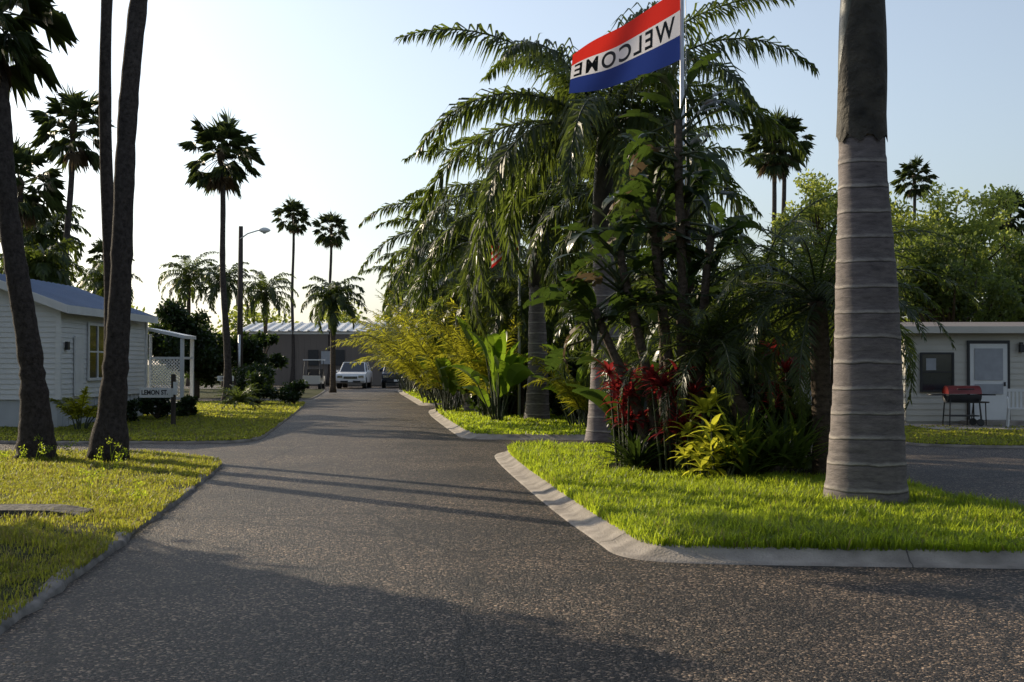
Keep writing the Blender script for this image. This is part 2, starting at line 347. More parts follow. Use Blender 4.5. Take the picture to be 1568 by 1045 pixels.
def banana(x,y,H,n=12,name='banana_plant',mat=None,torn=0.25,spread=0.3):
    mb=MB()
    for i in range(n):
        a=U(0,6.28);r=U(0,spread)
        L=H*U(0.3,0.48)
        paddle(mb,(r*math.cos(a),r*math.sin(a),0),a+U(-.4,.4),math.radians(U(62,88)),H*U(0.15,0.6),L,L*U(0.15,0.22),U(0.3,1.7),0,1,torn)
    return mb.obj(name,[mat or M_banana,M_stem],True,loc=(x,y,0.08))
def rosette(mb,o,n,L,W,mat,e0=80,e1=5,droop=0.9):
    for i in range(n):
        f=(i+.5)/n; az=i*2.4+U(-.3,.3); el=math.radians(e0-(e0-e1)*f)+U(-.15,.15); l=L*U(0.75,1.15)
        K=5;t=np.linspace(0,1,K); ee=el-droop*t**1.3*U(0.6,1.3)
        D=np.stack([np.cos(ee)*math.cos(az),np.cos(ee)*math.sin(az),np.sin(ee)],1)
        P=np.array(o)+np.concatenate([[np.zeros(3)],np.cumsum(D[1:]*(l/(K-1)),0)])
        S=nrm(np.cross(D,Z)); hw=W*np.array([0.35,0.85,1,0.7,0.03])
        Uv=np.cross(S,D)
        V=np.concatenate([P+S*hw[:,None]+Uv*hw[:,None]*0.3,P,P-S*hw[:,None]+Uv*hw[:,None]*0.3]);F=[]
        for k in range(K-1): F+=[(k,k+1,K+k+1,K+k),(K+k,K+k+1,2*K+k+1,2*K+k)]
        mb.add(V,F,mat)
def ros_plant(name,x,y,heads,n,L,W,mat,e0=80,e1=5,droop=0.9):
    mb=MB()
    for (hx,hy,hz) in heads:
        if hz>0.15: mb.tube([(hx*0.5,hy*0.5,0),(hx,hy,hz)],[0.02,0.012],5,1,False)
        rosette(mb,(hx,hy,hz),n,L,W,0,e0,e1,droop)
    return mb.obj(name,[mat,M_stem],True,loc=(x,y,0.08))
def leaf_cloud(mb,cents,rads,n,size,mat,flat=0.8,shell=0.5):
    C=np.array(cents,dtype=float);R=np.array(rads,dtype=float)
    p=R**2/np.sum(R**2); k=rng.choice(len(C),n,p=p)
    d=nrm(rng.normal(size=(n,3))); rr=R[k]*(shell+(1-shell)*rng.random(n))*rng.choice([1,0.6],n,p=[.75,.25])
    d2=d.copy(); d2[:,2]*=flat
    pos=C[k]+d2*rr[:,None]
    a=nrm(rng.normal(size=(n,3))+d*0.4); b=nrm(np.cross(a,rng.normal(size=(n,3))))
    s=size*rng.uniform(0.6,1.3,n)[:,None]
    V=np.stack([pos,pos+a*s*0.5+b*s*0.28,pos+a*s,pos+a*s*0.5-b*s*0.28],1).reshape(-1,3)
    i=np.arange(n)*4
    mb.add(V,np.stack([i,i+1,i+2,i+3],1),mat)
def tree(x,y,H,R,name,mat,n=9000,size=0.22,nc=26,trunk=True,cz=None,zr=None,tr=0.2,cr=(0.12,0.30)):
    mb=MB(); cz=cz if cz is not None else H-R*0.9; zr=zr or R*0.85
    cs=[];rs=[]
    for i in range(nc):
        d=nrm(rng.normal(size=3)); f=rng.random()**0.45
        cs.append(np.array([0,0,cz])+d*np.array([R,R,zr])*f*0.85); rs.append(R*U(*cr))
    if trunk:
        mb.tube([(0,0,0),(0.05,0.02,cz*0.4),(0,0,cz*0.75)],[tr*1.3,tr,tr*0.75],8,1)
        for c in cs:
            s=np.array([0,0,cz*U(0.45,0.75)]); m=(s+c)/2+np.array([0,0,-0.15*R*random.random()])
            mb.tube([s,m,c],[tr*0.4,tr*0.25,tr*0.08],5,1,False)
    leaf_cloud(mb,cs,rs,n,size,0)
    return mb.obj(name,[mat,M_bark2],False,loc=(x,y,0.05))
# ------------------------------------------------------------------ ground, road, lawns
mb=MB(); mb.add([(-1500,-600,0),(1500,-600,0),(1500,2500,0),(-1500,2500,0)],[(0,1,2,3)]); mb.obj('ground',[M_ground])
mb=MB(); mb.add([(-60,-40,0.004),(60,-40,0.004),(60,99,0.004),(-60,99,0.004)],[(0,1,2,3)]); mb.obj('asphalt_road',[M_asph])
def chaikin(P,it=2,closed=True):
    P=np.array(P,float)
    for _ in range(it):
        Q=np.roll(P,-1,0)
        P=np.stack([P*0.75+Q*0.25,P*0.25+Q*0.75],1).reshape(-1,2)
    return P
def offset(P,d):
    a=nrm(P-np.roll(P,1,0)); b=nrm(np.roll(P,-1,0)-P)
    t=nrm(a+b); n=np.stack([-t[:,1],t[:,0]],1)
    return P+n*d
def resample(P,step):
    out=[]
    for i in range(len(P)):
        a=P[i];b=P[(i+1)%len(P)];n=max(1,int(np.linalg.norm(b-a)/step))
        for k in range(n): out.append(a+(b-a)*k/n)
    return np.array(out)
GR={}
def lawn(name,pts,prof,top,smoothit=2,step=1.0,rough=0.0,km=None,jit=0.0,joints=0):
    P=chaikin(pts,smoothit); P=resample(P,step)
    rings=[]
    wob=rng.normal(0,rough,len(P)); jt=rng.normal(0,jit,len(P)) if jit else np.zeros(len(P))
    for (d,z) in prof:
        Q=offset(P,d)
        if jit: Q=Q+(offset(P,1.0)-P)*jt[:,None]
        rings.append(np.concatenate([Q,np.full((len(Q),1),z)+ (wob[:,None] if z>0.02 else 0)],1))
    n=len(P); V=np.concatenate(rings);F=[]
    for k in range(len(rings)-1):
        for i in range(n):
            j=(i+1)%n; F.append((k*n+i,k*n+j,(k+1)*n+j,(k+1)*n+i))
    mb=MB(); mb.add(V,F,0)
    if joints:
        acc=0
        for i in range(n):
            j=(i+1)%n; sl=np.linalg.norm(P[j]-P[i]); acc+=sl
            if acc>joints and sl>0.05:
                acc=0; wd=min(0.45,0.006/sl)
                Vj=[];Fj=[]
                for k in range(len(rings)):
                    a=rings[k][i];b=rings[k][j];Vj+=[a*(0.5+wd)+b*(0.5-wd)+Z*0.003,a*(0.5-wd)+b*(0.5+wd)+Z*0.003]
                for k in range(len(rings)-1): Fj.append((2*k,2*k+1,2*k+3,2*k+2))
                mb.add(Vj,Fj,1)
    mb.obj(name+'_kerb',[km or M_conc,M_joint],True)
    I=offset(P,prof[-1][0]-0.05)
    mb=MB(); mb.add(np.concatenate([I,np.full((n,1),top)],1),[tuple(range(n))],0); mb.obj(name,[M_soil])
    GR[name]=(offset(P,prof[-1][0]-0.12),top)
PR=[(0,0.002),(0.02,0.02),(0.12,0.03),(0.20,0.075),(0.26,0.105),(0.34,0.11),(0.36,0.05)]
PL=[(0,0.002),(0.01,0.035),(0.03,0.05),(0.12,0.055),(0.13,0.03)]
lawn('median_lawn',[(0.85,10.9),(1.2,10.5),(2.4,10.35),(5.2,10.1),(5.6,10.4),(5.5,12),(4.2,22.5),(4.0,23.4),(3.2,23.7),(0.4,23.9),(-0.25,23.6),(-0.35,22.3),(0.45,14.1),(0.78,11.6)],PR,0.10,3,0.4,0.003,joints=2.2)
lawn('median_lawn.001',[(-1.0,28.0),(-0.4,27.6),(2.9,27.4),(3.4,28.0),(3.3,29),(1.35,45.5),(0.7,46.3),(-2.4,46.3),(-3.1,45.5),(-1.25,29.2)],PR,0.10,3,0.6,0.003)
lawn('median_lawn.002',[(-3.6,50.5),(-3.0,50),(0.2,50),(0.8,51),(-2.6,80),(-3.5,81),(-6.5,81),(-7.2,80),(-3.75,52)],PR,0.10,3,1.0,0.002)
lawn('front_lawn',[(-40,2),(-2.65,2),(-2.75,5),(-3.02,7.67),(-3.45,11.7),(-3.95,16),(-4.4,19.6),(-4.6,20.9),(-5.4,22.4),(-6.8,23.2),(-9,23.5),(-40,24.0)],PL,0.05,2,0.3,0.012,M_concd,0.022,joints=1.5)
lawn('front_lawn.001',[(-40,26.6),(-7,26.3),(-5.9,26.3),(-5.3,27.0),(-5.45,29),(-8.15,52),(-8.6,53.5),(-9.5,54),(-40,54.5)],PL,0.06,2,0.7,0.006)
lawn('front_lawn.002',[(-40,59),(-10,58.6),(-9.2,59),(-9.1,60),(-11.3,80),(-12,82),(-40,83)],PL,0.06,2,1.0)
lawn('side_lawn',[(7.9,25.4),(9,24.9),(10.5,24.6),(12,24.8),(14,26),(18,27),(50,28),(50,95),(0.2,95),(7.3,31),(7.7,26.5)],PL,0.06,2,1.0)
def inpoly(p,P):
    x,y=p[:,0],p[:,1]; ins=np.zeros(len(p),bool); n=len(P)
    for i in range(n):
        x1,y1=P[i];x2,y2=P[(i+1)%n]
        c=((y1>y)!=(y2>y))&(x<(x2-x1)*(y-y1)/(y2-y1+1e-12)+x1); ins^=c
    return ins
def grass(name,poly,z0,xr,yr,dens,hl,mats,wid=0.006,straw=0.05,clear=[],thin=0.0):
    n=int((xr[1]-xr[0])*(yr[1]-yr[0])*dens)
    p=np.stack([rng.uniform(*xr,n),rng.uniform(*yr,n)],1)
    p=p[inpoly(p,poly)]
    p=p[(np.abs(p[:,0])<0.392*p[:,1]*1.12+0.8)]
    keep=rng.random(len(p))<np.clip(14.0/p[:,1],0.25,1)
    p=p[keep]
    if thin>0:
        q=np.sin(p[:,0]*3.1+2*np.sin(p[:,1]*1.1))*np.sin(p[:,1]*2.3+1.5*np.sin(p[:,0]*1.9))
        p=p[rng.random(len(p))>thin*np.clip(q+0.3,0,1)]
    for (cx,cy,cr) in clear: p=p[np.hypot(p[:,0]-cx,p[:,1]-cy)>cr*rng.uniform(0.9,1.1,len(p))]
    n=len(p); sc=np.clip(p[:,1]/14,1,2.2)
    pat=0.85+0.25*np.sin(p[:,0]*2.1+1.3*np.sin(p[:,1]*1.7))*np.sin(p[:,1]*1.9+p[:,0])+0.3*np.sin(p[:,0]*9+3*np.sin(p[:,1]*5))*np.sin(p[:,1]*8.3)
    h=rng.uniform(hl[0],hl[1],n)*pat; a=rng.uniform(0,6.283,n); w=wid*rng.uniform(.7,1.3,n)*sc
    B=np.concatenate([p,np.full((n,1),z0-0.005)],1)
    s=np.stack([np.cos(a),np.sin(a),0*a],1)*w[:,None]
    ln=np.stack([-np.sin(a),np.cos(a),0*a],1)*(h*rng.uniform(0.1,0.9,n))[:,None]
    M=B+ln*0.35+Z*(h*0.62)[:,None]; T=B+ln*1.1+Z*h[:,None]*rng.uniform(0.75,1.1,n)[:,None]
    V=np.stack([B-s,B+s,M+s*.8,M-s*.8,T],1).reshape(-1,3); i=np.arange(n)*5
    mb=MB(); mb.add(V,np.stack([i,i+1,i+2,i+3],1),0); mb.q.append(np.stack([i+3,i+2,i+4],1)); mb.m.append(np.zeros(n,int))
    o=mb.obj(name,mats,False)
    mi=(rng.random(n)<straw).astype(np.int32); o.data.polygons.foreach_set('material_index',np.concatenate([mi,mi]))
    return n
P,z=GR['median_lawn']; grass('median_grass',P,z,(-0.5,5.8),(10,24),3600,(0.06,0.16),[M_grass,M_straw],0.006,0.04,[(3.1,18.9,1.9),(3.81,14.1,0.42)])
P,z=GR['median_lawn.001']; grass('median_grass.001',P,z,(-3.2,3.5),(27,47),900,(0.06,0.12),[M_grass,M_straw],0.01,0.03)
P,z=GR['median_lawn.002']; grass('median_grass.002',P,z,(-7.2,1),(50,81),500,(0.06,0.12),[M_grass,M_straw],0.02,0.03)
P,z=GR['front_lawn']; grass('front_lawn_grass',P,z,(-10,-2.5),(6,24),3000,(0.03,0.09),[M_grassL,M_straw],0.005,0.2,thin=0.85)
P,z=GR['front_lawn.001']; grass('front_lawn_grass.001',P,z,(-18,-5),(26,54),600,(0.04,0.08),[M_grassL,M_straw],0.01,0.1)
P,z=GR['side_lawn']; grass('side_lawn_grass',P,z,(7,16),(24,32),700,(0.04,0.08),[M_grassL,M_straw],0.01,0.1)
a=np.linspace(0,2*math.pi,28,endpoint=False); 
mb=MB(); mb.add(np.stack([3.0+1.75*np.cos(a)*(1+.05*np.sin(5*a))-0.1*np.sin(a)*3,18.9+3.6*np.sin(a),0*a+0.108],1),[tuple(range(28))]); mb.obj('mulch_bed',[M_mulch])
# ------------------------------------------------------------------ palms on median
royal(3.81,14.1,4.05,6.6,0.41,L=3.4,nf=13,elmin=35,first=85,drp=1.0)
royal(1.85,26.2,4.0,6.3,0.34,L=4.9,nf=27,elmin=-5,first=75,drp=2.0,ll=0.9,nl=140,w=.05)
royal(0.66,34.8,3.7,5.7,0.31,L=4.4,nf=27,elmin=-20,ll=0.85,nl=120,w=.05)
royal(-1.2,41.0,3.3,5.5,0.28,L=4.0,nf=20,ll=0.8,nl=90,w=.06)
royal(-1.9,48.5,3.6,5.8,0.30,L=4.0,nf=20,ll=0.8,nl=90,w=.065)
royal(-3.4,60,3.6,5.8,0.28,L=3.8,nf=19,ll=0.8,nl=80,w=.075)
royal(-4.9,72,3.6,5.8,0.28,L=3.8,nf=19,ll=0.8,nl=70,w=.085)
royal(2.9,31.0,3.4,5.5,0.26,L=4.0,nf=22,ll=0.8,nl=100,w=.05)
feather_palm(4.15,17.3,2.35,L=2.1,nf=34,tr=0.13,lean=(-0.1,0),name='pygmy_date_palm',ll=0.36,nl=70,w=0.02,hang=0.6)
feather_palm(3.45,17.4,1.75,L=1.6,nf=28,tr=0.11,lean=(-0.75,0.2),name='pygmy_date_palm',ll=0.3,nl=60,w=0.018,hang=0.5)
feather_palm(4.0,21.0,2.7,L=2.4,nf=30,tr=0.13,name='pygmy_date_palm',ll=0.4,nl=70,w=0.024,hang=0.6)
feather_palm(3.0,20.3,2.1,L=2.0,nf=28,tr=0.11,name='pygmy_date_palm',ll=0.35,nl=60,w=0.024,hang=0.6)
feather_palm(5.0,20.0,2.2,L=2.0,nf=28,tr=0.11,name='pygmy_date_palm',ll=0.35,nl=60,w=0.024,hang=0.6)
feather_palm(2.7,22.6,1.6,L=1.7,nf=26,tr=0.11,name='pygmy_date_palm',ll=0.35,nl=60,w=0.024,hang=0.6)
feather_palm(5.6,27.8,2.2,L=2.0,nf=26,tr=0.13,name='pygmy_date_palm',ll=0.38,nl=50,w=0.03,hang=0.6)
for (x,y,h,L) in [(0.2,37.5,3.4,2.6),(-1.5,44.5,3.8,2.6),(1.4,39.5,3.6,2.7),(-2.5,53,4.0,2.8),(-0.6,51.5,4.0,2.8),(-3.9,65,4.2,2.8),(-5.3,76,4.2,2.8),(2.6,28.8,2.6,2.3)]:
    feather_palm(x,y,h,L,24,0.13,nl=60,w=0.05,ll=0.6,hang=1.1)
for k,(x,y,H) in enumerate([(1.7,37,4.2),(0.0,39.0,4.6),(-1.4,43.5,4.6),(1.3,42,4.6),(-2.7,52,5.4),(-0.9,55,5.6),(-3.7,57,5.2),(-4.2,64,5.6),(-2.3,66,5.4),(-5.4,69,5.2),(-6.2,76,5.4),(-4.2,79,5.6),(3.2,23.0,2.8),(-2.1,42,3.6),(-3.1,50.8,4.6),(1.9,30.6,2.4),(-0.7,36.8,3.4)]):
    areca(x,y,H,mat=M_palm if k in (0,3,8,12) else M_areca)
for (x,y,H,n) in [(-0.35,33.8,2.9,20),(1.6,31.5,2.2,10),(1.7,33.8,3.2,12),(-1.9,41,2.8,12),(-2.9,54,3,12),(-4.5,66,3,12),(-0.3,36.8,3.4,14)]:
    banana(x,y,H,n,torn=0.2)
# bird-of-paradise tree
mb=MB()
for (bx,by,tx,ty,tz) in [(-.2,0,-0.65,0.1,3.1),(0.15,0.1,0.15,-0.1,4.9),(-0.1,0.2,-0.1,0.4,4.3),(0.25,0,0.6,-0.1,3.3),(-0.3,0,-1.0,0.1,2.3),(0.3,0.2,0.3,0.3,4.0),(0,.1,-.2,0,3.7),(.1,0,.2,0,2.6)]:
    t=np.linspace(0,1,9)
    P=np.stack([bx+(tx-bx)*t**1.3+0.05*np.sin(t*5),by+(ty-by)*t,tz*t],1)
    mb.tube(P,0.085*(1-0.35*t)*(1+0.08*np.cos(np.arange(9)*2.5)),8,2)
    for i in range(19):
        az=(0 if i%2 else math.pi)+U(-0.9,0.9); 
        paddle(mb,P[-1]-Z*U(0,0.7),az,math.radians(U(35,88) if i<12 else U(-30,35)),U(0.2,0.5),U(0.45,0.8),U(0.10,0.16),U(0.5,1.9),0 if i<18 else 3,1,0.55)
mb.obj('bird_of_paradise_tree',[M_strel,M_stem,M_boot,M_dead],True,loc=(2.2,18.1,0.08))
banana(1.9,19.6,2.4,12,'bird_of_paradise_plant',M_strel,0.2,0.3)
banana(2.7,19.8,3.0,12,'bird_of_paradise_plant',M_strel,0.2,0.3)
hd=lambda n,s,z0,z1:[(U(-s,s),U(-s,s),U(z0,z1)) for _ in range(n)]
ros_plant('ti_plant',1.6,18.2,hd(10,0.24,0.6,1.6),18,0.34,0.034,M_red)
ros_plant('ti_plant',2.15,17.55,hd(11,0.3,0.4,1.35),18,0.34,0.034,M_red)
ros_plant('ti_plant',3.65,18.3,hd(6,0.25,0.9,1.7),14,0.36,0.035,M_red)
ros_plant('backlit_philodendron',2.62,16.6,hd(11,0.25,0.1,0.7),11,0.34,0.045,M_yel)  # philodendron clump whose sunlit yellow is painted into the leaf colour
ros_plant('backlit_philodendron',2.42,17.0,hd(8,0.18,0.2,1.0),10,0.34,0.045,M_yel)
ros_plant('dracaena_plant',3.05,16.7,hd(7,0.3,0.0,0.25),22,0.95,0.028,M_strap,85,35,0.6)
ros_plant('dracaena_plant',3.45,16.9,hd(6,0.3,0.0,0.25),22,0.9,0.028,M_strap,85,35,0.6)
ros_plant('dracaena_plant',1.85,17.9,hd(7,0.3,0.0,0.15),22,0.7,0.024,M_strel,85,25,0.8)
ros_plant('ti_plant',-2.4,50.9,hd(6,0.4,0.6,2.0),14,0.5,0.05,M_red)
def shrub(x,y,R,H,mat=M_tree,n=2600,size=0.12,name='shrub'):
    mb=MB(); cs=[(U(-R,R)*.7,U(-R,R)*.7,U(0.2,1)*H*0.8) for _ in range(9)]
    for c in cs: mb.tube([(0,0,0),c],[0.02,0.01],4,1,False)
    leaf_cloud(mb,cs,[R*U(.3,.5) for _ in cs],n,size,0)
    return mb.obj(name,[mat,M_bark2],False,loc=(x,y,0.08))
shrub(3.3,18.8,0.8,1.5,M_dark,3500,0.12); shrub(4.3,18.6,0.7,1.2,M_tree,2500,0.1); shrub(2.6,21.2,0.9,2.1,M_dark,4000,0.14); shrub(3.7,22.0,0.8,2.4,M_tree,4000,.14)
shrub(2.3,19.0,0.6,1.6,M_dark,3500,.12); shrub(1.75,18.9,0.35,1.0,M_dark,1800,.09)
for (x,y,R,H,m) in [(1.9,34,.9,1.9,M_dark),(1.3,36.5,.9,2.2,M_dark),(1.0,40,1.1,2.8,M_dark),(-1.0,42,1,2.2,M_tree),(-0.5,46,1.2,2.6,M_dark),(-2,57,1.4,3.0,M_dark),(-3,61,1.4,3,M_tree),(-3.5,69,1.5,3.2,M_dark),(-5,74,1.4,3.2,M_dark),(-6,79,1.2,2.6,M_tree),(0.4,53,1.3,3,M_dark),(2.6,36,1.0,2.4,M_dark),(-0.6,37.5,.9,1.6,M_dark)]:
    shrub(x,y,R,H,m,4000,0.18)
# ------------------------------------------------------------------ fan palms
fan_palm(-6.55,21.2,11.5,1.5,0.165,(0.75,0.2),base=0.36,sides=16)
fan_palm(-7.1,23.0,12.0,1.5,0.115,(-0.15,0.2),base=0.2,sides=14)
fan_palm(-7.75,21.3,7.4,1.3,0.175,(-0.95,0.2),base=0.36,sides=16,nl=36)
for (u,y,h,r,l) in [(-15.5,45,9.7,1.4,.3),(-15.9,42,7.3,1.4,0),(-10.9,50,9.6,1.5,-.3),(-16.8,100,12.9,1.4,0),(-14.0,100,11.9,1.4,.1),(12.2,60,11.6,1.5,-.2),(12.6,60.5,12.0,1.3,0),(30,80,10.8,1.5,.5),(-34,108,10.5,1.4,.2),(24.5,80,13,1.3,.2),(3.0,60,11.6,1.5,.1),(1.5,66,12.5,1.4,.2),(-25.5,66,9,1.4,0),(6.6,64,8.6,1.4,.2)]:
    fan_palm(u,y,h,r,0.12,(l,0),sides=8)
for (x,y,h,L) in [(-22.3,90,7.6,2.8),(-19.4,88,7.0,2.8),(-17,90,6.4,2.8),(-9.6,70,5.0,2.2),(-28.5,90,6.8,2.6),(-31,85,7.0,2.6),(-15.6,43,4.6,1.9),(-18,50,6.5,2.2),(-7.5,96,7.2,2.6),(33.5,75,7,2.2),(-24.8,80,6.6,2.4)]:
    feather_palm(x,y,h,L,24,0.14,nl=44,w=0.08,ll=0.65,hang=1.2)
feather_palm(-9.3,44.5,0.25,L=0.95,nf=30,name='sago_palm',ll=0.2,nl=34,w=0.02,el0=70,el1=0,drp=1.0,hang=0.2)
areca(-10.0,30.3,1.2,10,0.15)
tree(-14.6,60,4.6,2.5,'citrus_tree',M_dark,16000,0.2,40,cz=2.5,zr=2.2)
tree(-12.3,62,3.6,1.6,'citrus_tree',M_dark,8000,0.2,20,cz=2.0,zr=1.6)
tree(-19,58,4.4,2.5,'citrus_tree',M_dark,12000,0.2,30,cz=2.4,zr=2)
tree(18.0,55,10.2,4.2,'broadleaf_tree',M_treeL,17000,0.19,80,cr=(.08,.24))
tree(12.7,53,9.8,3.0,'broadleaf_tree',M_treeL,8000,0.18,50,cr=(.08,.24))
tree(15.5,46,6.4,3.0,'broadleaf_tree',M_tree,16000,0.19,42)
tree(22.2,58,9.0,3.2,'broadleaf_tree',M_treeL,7000,0.19,44,cr=(.08,.24))
tree(19.6,49,6.6,2.8,'broadleaf_tree',M_tree,13000,0.19,40)
tree(9.5,48,5.6,2.8,'broadleaf_tree',M_tree,12000,0.2,34)
tree(5.8,54,5.8,2.8,'broadleaf_tree',M_tree,12000,0.2,34)
tree(-13.6,16.4,10.8,4.4,'unseen_live_oak_tree',M_tree,18000,0.28,50,cz=6.0,zr=4.6)
tree(-19.5,21.5,13,4.6,'unseen_live_oak_tree',M_tree,16000,0.30,50,cz=8.5,zr=4.2)
tree(-12.6,9.5,9.5,4.2,'unseen_live_oak_tree',M_tree,14000,0.28,44,cz=5.4,zr=4)
for (x,y,H,R) in [(-10,-6,11,5),(-1,-10,12,5.5),(8,-9,12,5.5),(15,-2,12,5.5),(16,8,11,5),(17,17,10,4.5)]:  # unseen trees behind and right of camera, added to block sky light
    tree(x,y,H,R,'unseen_live_oak_tree',M_tree,7000,0.5,36,cz=H*0.55,zr=H*0.42,cr=(.2,.36))
mb=MB();cs=[];rs=[]
for i in range(150):
    x=U(-75,70); y=U(112,135); cs.append((x,y,U(0.5,4.6)+ (1.6 if x<-10 else 1.0)*abs(math.sin(x*0.31)))); rs.append(U(1.3,2.6))
leaf_cloud(mb,cs,rs,60000,0.5,0); mb.obj('distant_trees',[M_treeL],False)
shrub(-10.1,34.0,.4,.6,M_dark,1500,.1); shrub(-9.9,36.5,.5,.9,M_dark,2500,.1); shrub(-9.5,38.2,.4,.7,M_dark,2000,.1); shrub(-9.7,50,.8,1.2,M_dark,2500,.14); shrub(-10.9,55.5,1,1.7,M_dark,2500,.14); shrub(-8.4,50.5,.6,.9,M_dark,1800,.12); shrub(-13.8,70,1.2,1.8,M_tree,3000,.2)
# ------------------------------------------------------------------ buildings
def siding(mb,p0,p1,z0,z1,nx,ny,mat=0,h=0.125,pr=0.018):
    z=z0
    while z<z1-1e-3:
        zt=min(z+h,z1)
        a=np.array([p0[0]+nx*pr,p0[1]+ny*pr,z]);b=np.array([p1[0]+nx*pr,p1[1]+ny*pr,z])
        c=np.array([p1[0],p1[1],zt]);d=np.array([p0[0],p0[1],zt])
        e=np.array([p0[0],p0[1],z]);f=np.array([p1[0],p1[1],z])
        mb.add([a,b,c,d,e,f],[(0,1,2,3),(4,5,1,0)],mat); z+=h
def mobile_home(name,x0,x1,y0,y1,zs,ze,rise,roofm,sidem,win_e=[],win_s=[]):
    E=empty(name,((x0+x1)/2,(y0+y1)/2,0)); off=np.array([(x0+x1)/2,(y0+y1)/2,0])
    def part(mb,n,mats,s=False):
        o=mb.obj(n,mats,s); o.location=(-off[0],-off[1],0); o.parent=E; return o
    mb=MB()
    siding(mb,(x1,y0),(x1,y1),zs,ze,1,0); siding(mb,(x1,y1),(x0,y1),zs,ze,0,1); siding(mb,(x0,y1),(x0,y0),zs,ze,-1,0); siding(mb,(x0,y0),(x1,y0),zs,ze,0,-1)
    xm=(x0+x1)/2
    for y in (y0,y1): mb.add([(x0,y,ze),(x1,y,ze),(xm,y,ze+rise)],[(0,1,2)])
    part(mb,'walls',[sidem])
    mb=MB(); mb.box2((x0+.04,y0+.04,0.03),(x1-.04,y1-.04,zs)); 
    y=y0
    while y<y1: mb.box2((x1-.045,y,0.03),(x1-.025,y+0.03,zs-.002)); y+=0.4
    part(mb,'skirting',[M_skirt])
    mb=MB()
    for (cx,cy) in ((x0,y0),(x1,y0),(x1,y1),(x0,y1)): mb.box((cx,cy,(zs+ze)/2),(0.12,0.12,ze-zs-0.01))
    part(mb,'corner_trim',[M_white])
    mb=MB(); ov=0.28; sl=rise/((x1-x0)/2)
    for sg in (-1,1):
        xe=(x1+ov) if sg>0 else (x0-ov); zz=ze-ov*sl
        v=[(xe,y0-ov,zz+.03),(xe,y1+ov,zz+.03),(xm,y1+ov,ze+rise+.03),(xm,y0-ov,ze+rise+.03)]
        v2=[(a,b,c+.05) for a,b,c in v]
        mb.add(v+v2,[(0,1,2,3),(4,5,6,7),(0,1,5,4),(1,2,6,5),(2,3,7,6),(3,0,4,7)])
        y=y0-ov+0.1
        while y<y1+ov:
            w=[(xe,y,zz+.082),(xe,y+.04,zz+.082),(xm,y+.04,ze+rise+.082),(xm,y,ze+rise+.082)]
            w2=[(a,b,c+.03) for a,b,c in w]
            mb.add(w+w2,[(4,5,6,7),(0,1,5,4),(1,2,6,5),(2,3,7,6),(3,0,4,7)]); y+=0.4
    part(mb,'roof',[roofm])
    mb=MB()
    for sg in (-1,1):
        xe=(x1+ov+.012) if sg>0 else (x0-ov-.012); zz=ze-ov*sl
        mb.box2((xe-.01,y0-ov,zz-.1),(xe+.01,y1+ov,zz+.1))
        v=[(xe,y0-ov-.02,zz-.1),(xe,y0-ov-.02,zz+.1),(xm,y0-ov-.02,ze+rise+.12),(xm,y0-ov-.02,ze+rise-.08)]
        v2=[(a,b+.016,c) for a,b,c in v]
        mb.add(v+v2,[(0,1,2,3),(4,5,6,7),(0,1,5,4),(1,2,6,5),(2,3,7,6),(3,0,4,7)])
    part(mb,'fascia',[M_white])
    for k,(a,b,z0,z1) in enumerate(win_e):
        mb=MB(); X=x1+.03
        mb.box2((X,a-.07,z0-.07),(X+.04,b+.07,z0),0);mb.box2((X,a-.07,z1),(X+.04,b+.07,z1+.07),0)
        mb.box2((X,a-.07,z0),(X+.04,a,z1),0);mb.box2((X,b,z0),(X+.04,b+.07,z1),0);mb.box2((X,(a+b)/2-.03,z0),(X+.035,(a+b)/2+.03,z1),0)
        mb.box2((X,a,(z0+z1)/2-.02),(X+.033,b,(z0+z1)/2+.02),0)
        mb.box2((X-.008,a,z0),(X+.008,b,z1),1)
        part(mb,'window_%d'%(k+1),[M_white,M_glass])
    for k,(a,b,z0,z1) in enumerate(win_s):
        mb=MB(); Y=y0-.03
        mb.box2((a-.07,Y-.04,z0-.07),(b+.07,Y,z0),0);mb.box2((a-.07,Y-.04,z1),(b+.07,Y,z1+.07),0)
        mb.box2((a-.07,Y-.04,z0),(a,Y,z1),0);mb.box2((b,Y-.04,z0),(b+.07,Y,z1),0);mb.box2((a,Y-.033,(z0+z1)/2-.02),(b,Y,(z0+z1)/2+.02),0)
        mb.box2((a,Y-.008,z0),(b,Y+.008,z1),1)
        part(mb,'end_window_%d'%(k+1),[M_white,M_glass])
    return E,part
E,part=mobile_home('mobile_home',-15.3,-10.9,31.4,38.8,0.75,3.02,0.80,M_roofblue,M_siding,win_e=[(33.5,34.9,1.25,2.6)],win_s=[(-13.6,-12.7,1.4,2.4)])
mb=MB(); mb.box2((-10.87,32.4,0.8),(-10.83,33.0,2.3),0)
mb.box2((-10.87,31.75,1.95),(-10.80,31.9,2.15),1); part(mb,'side_panel',[M_white,M_black])
mb=MB() # porch
y0p,y1p=38.9,40.3
mb.add([(-10.95,y0p,2.62),(-9.75,y0p,2.36),(-9.75,y1p,2.36),(-10.95,y1p,2.62),(-10.95,y0p,2.70),(-9.75,y0p,2.46),(-9.75,y1p,2.46),(-10.95,y1p,2.70)],[(0,1,2,3),(4,5,6,7),(0,1,5,4),(1,2,6,5),(2,3,7,6),(3,0,4,7)],0)
for y in (39.0,40.2): mb.box((-9.85,y,1.2),(0.1,0.1,2.35),0)
mb.box((-10.8,39.0,1.25),(0.08,0.08,2.5),0)
mb.box2((-10.8,38.97,1.75),(-9.85,39.03,1.82),0);mb.box2((-10.8,38.97,0.55),(-9.85,39.03,0.62),0)
mb.box2((-9.88,39.0,1.75),(-9.82,40.2,1.82),0)
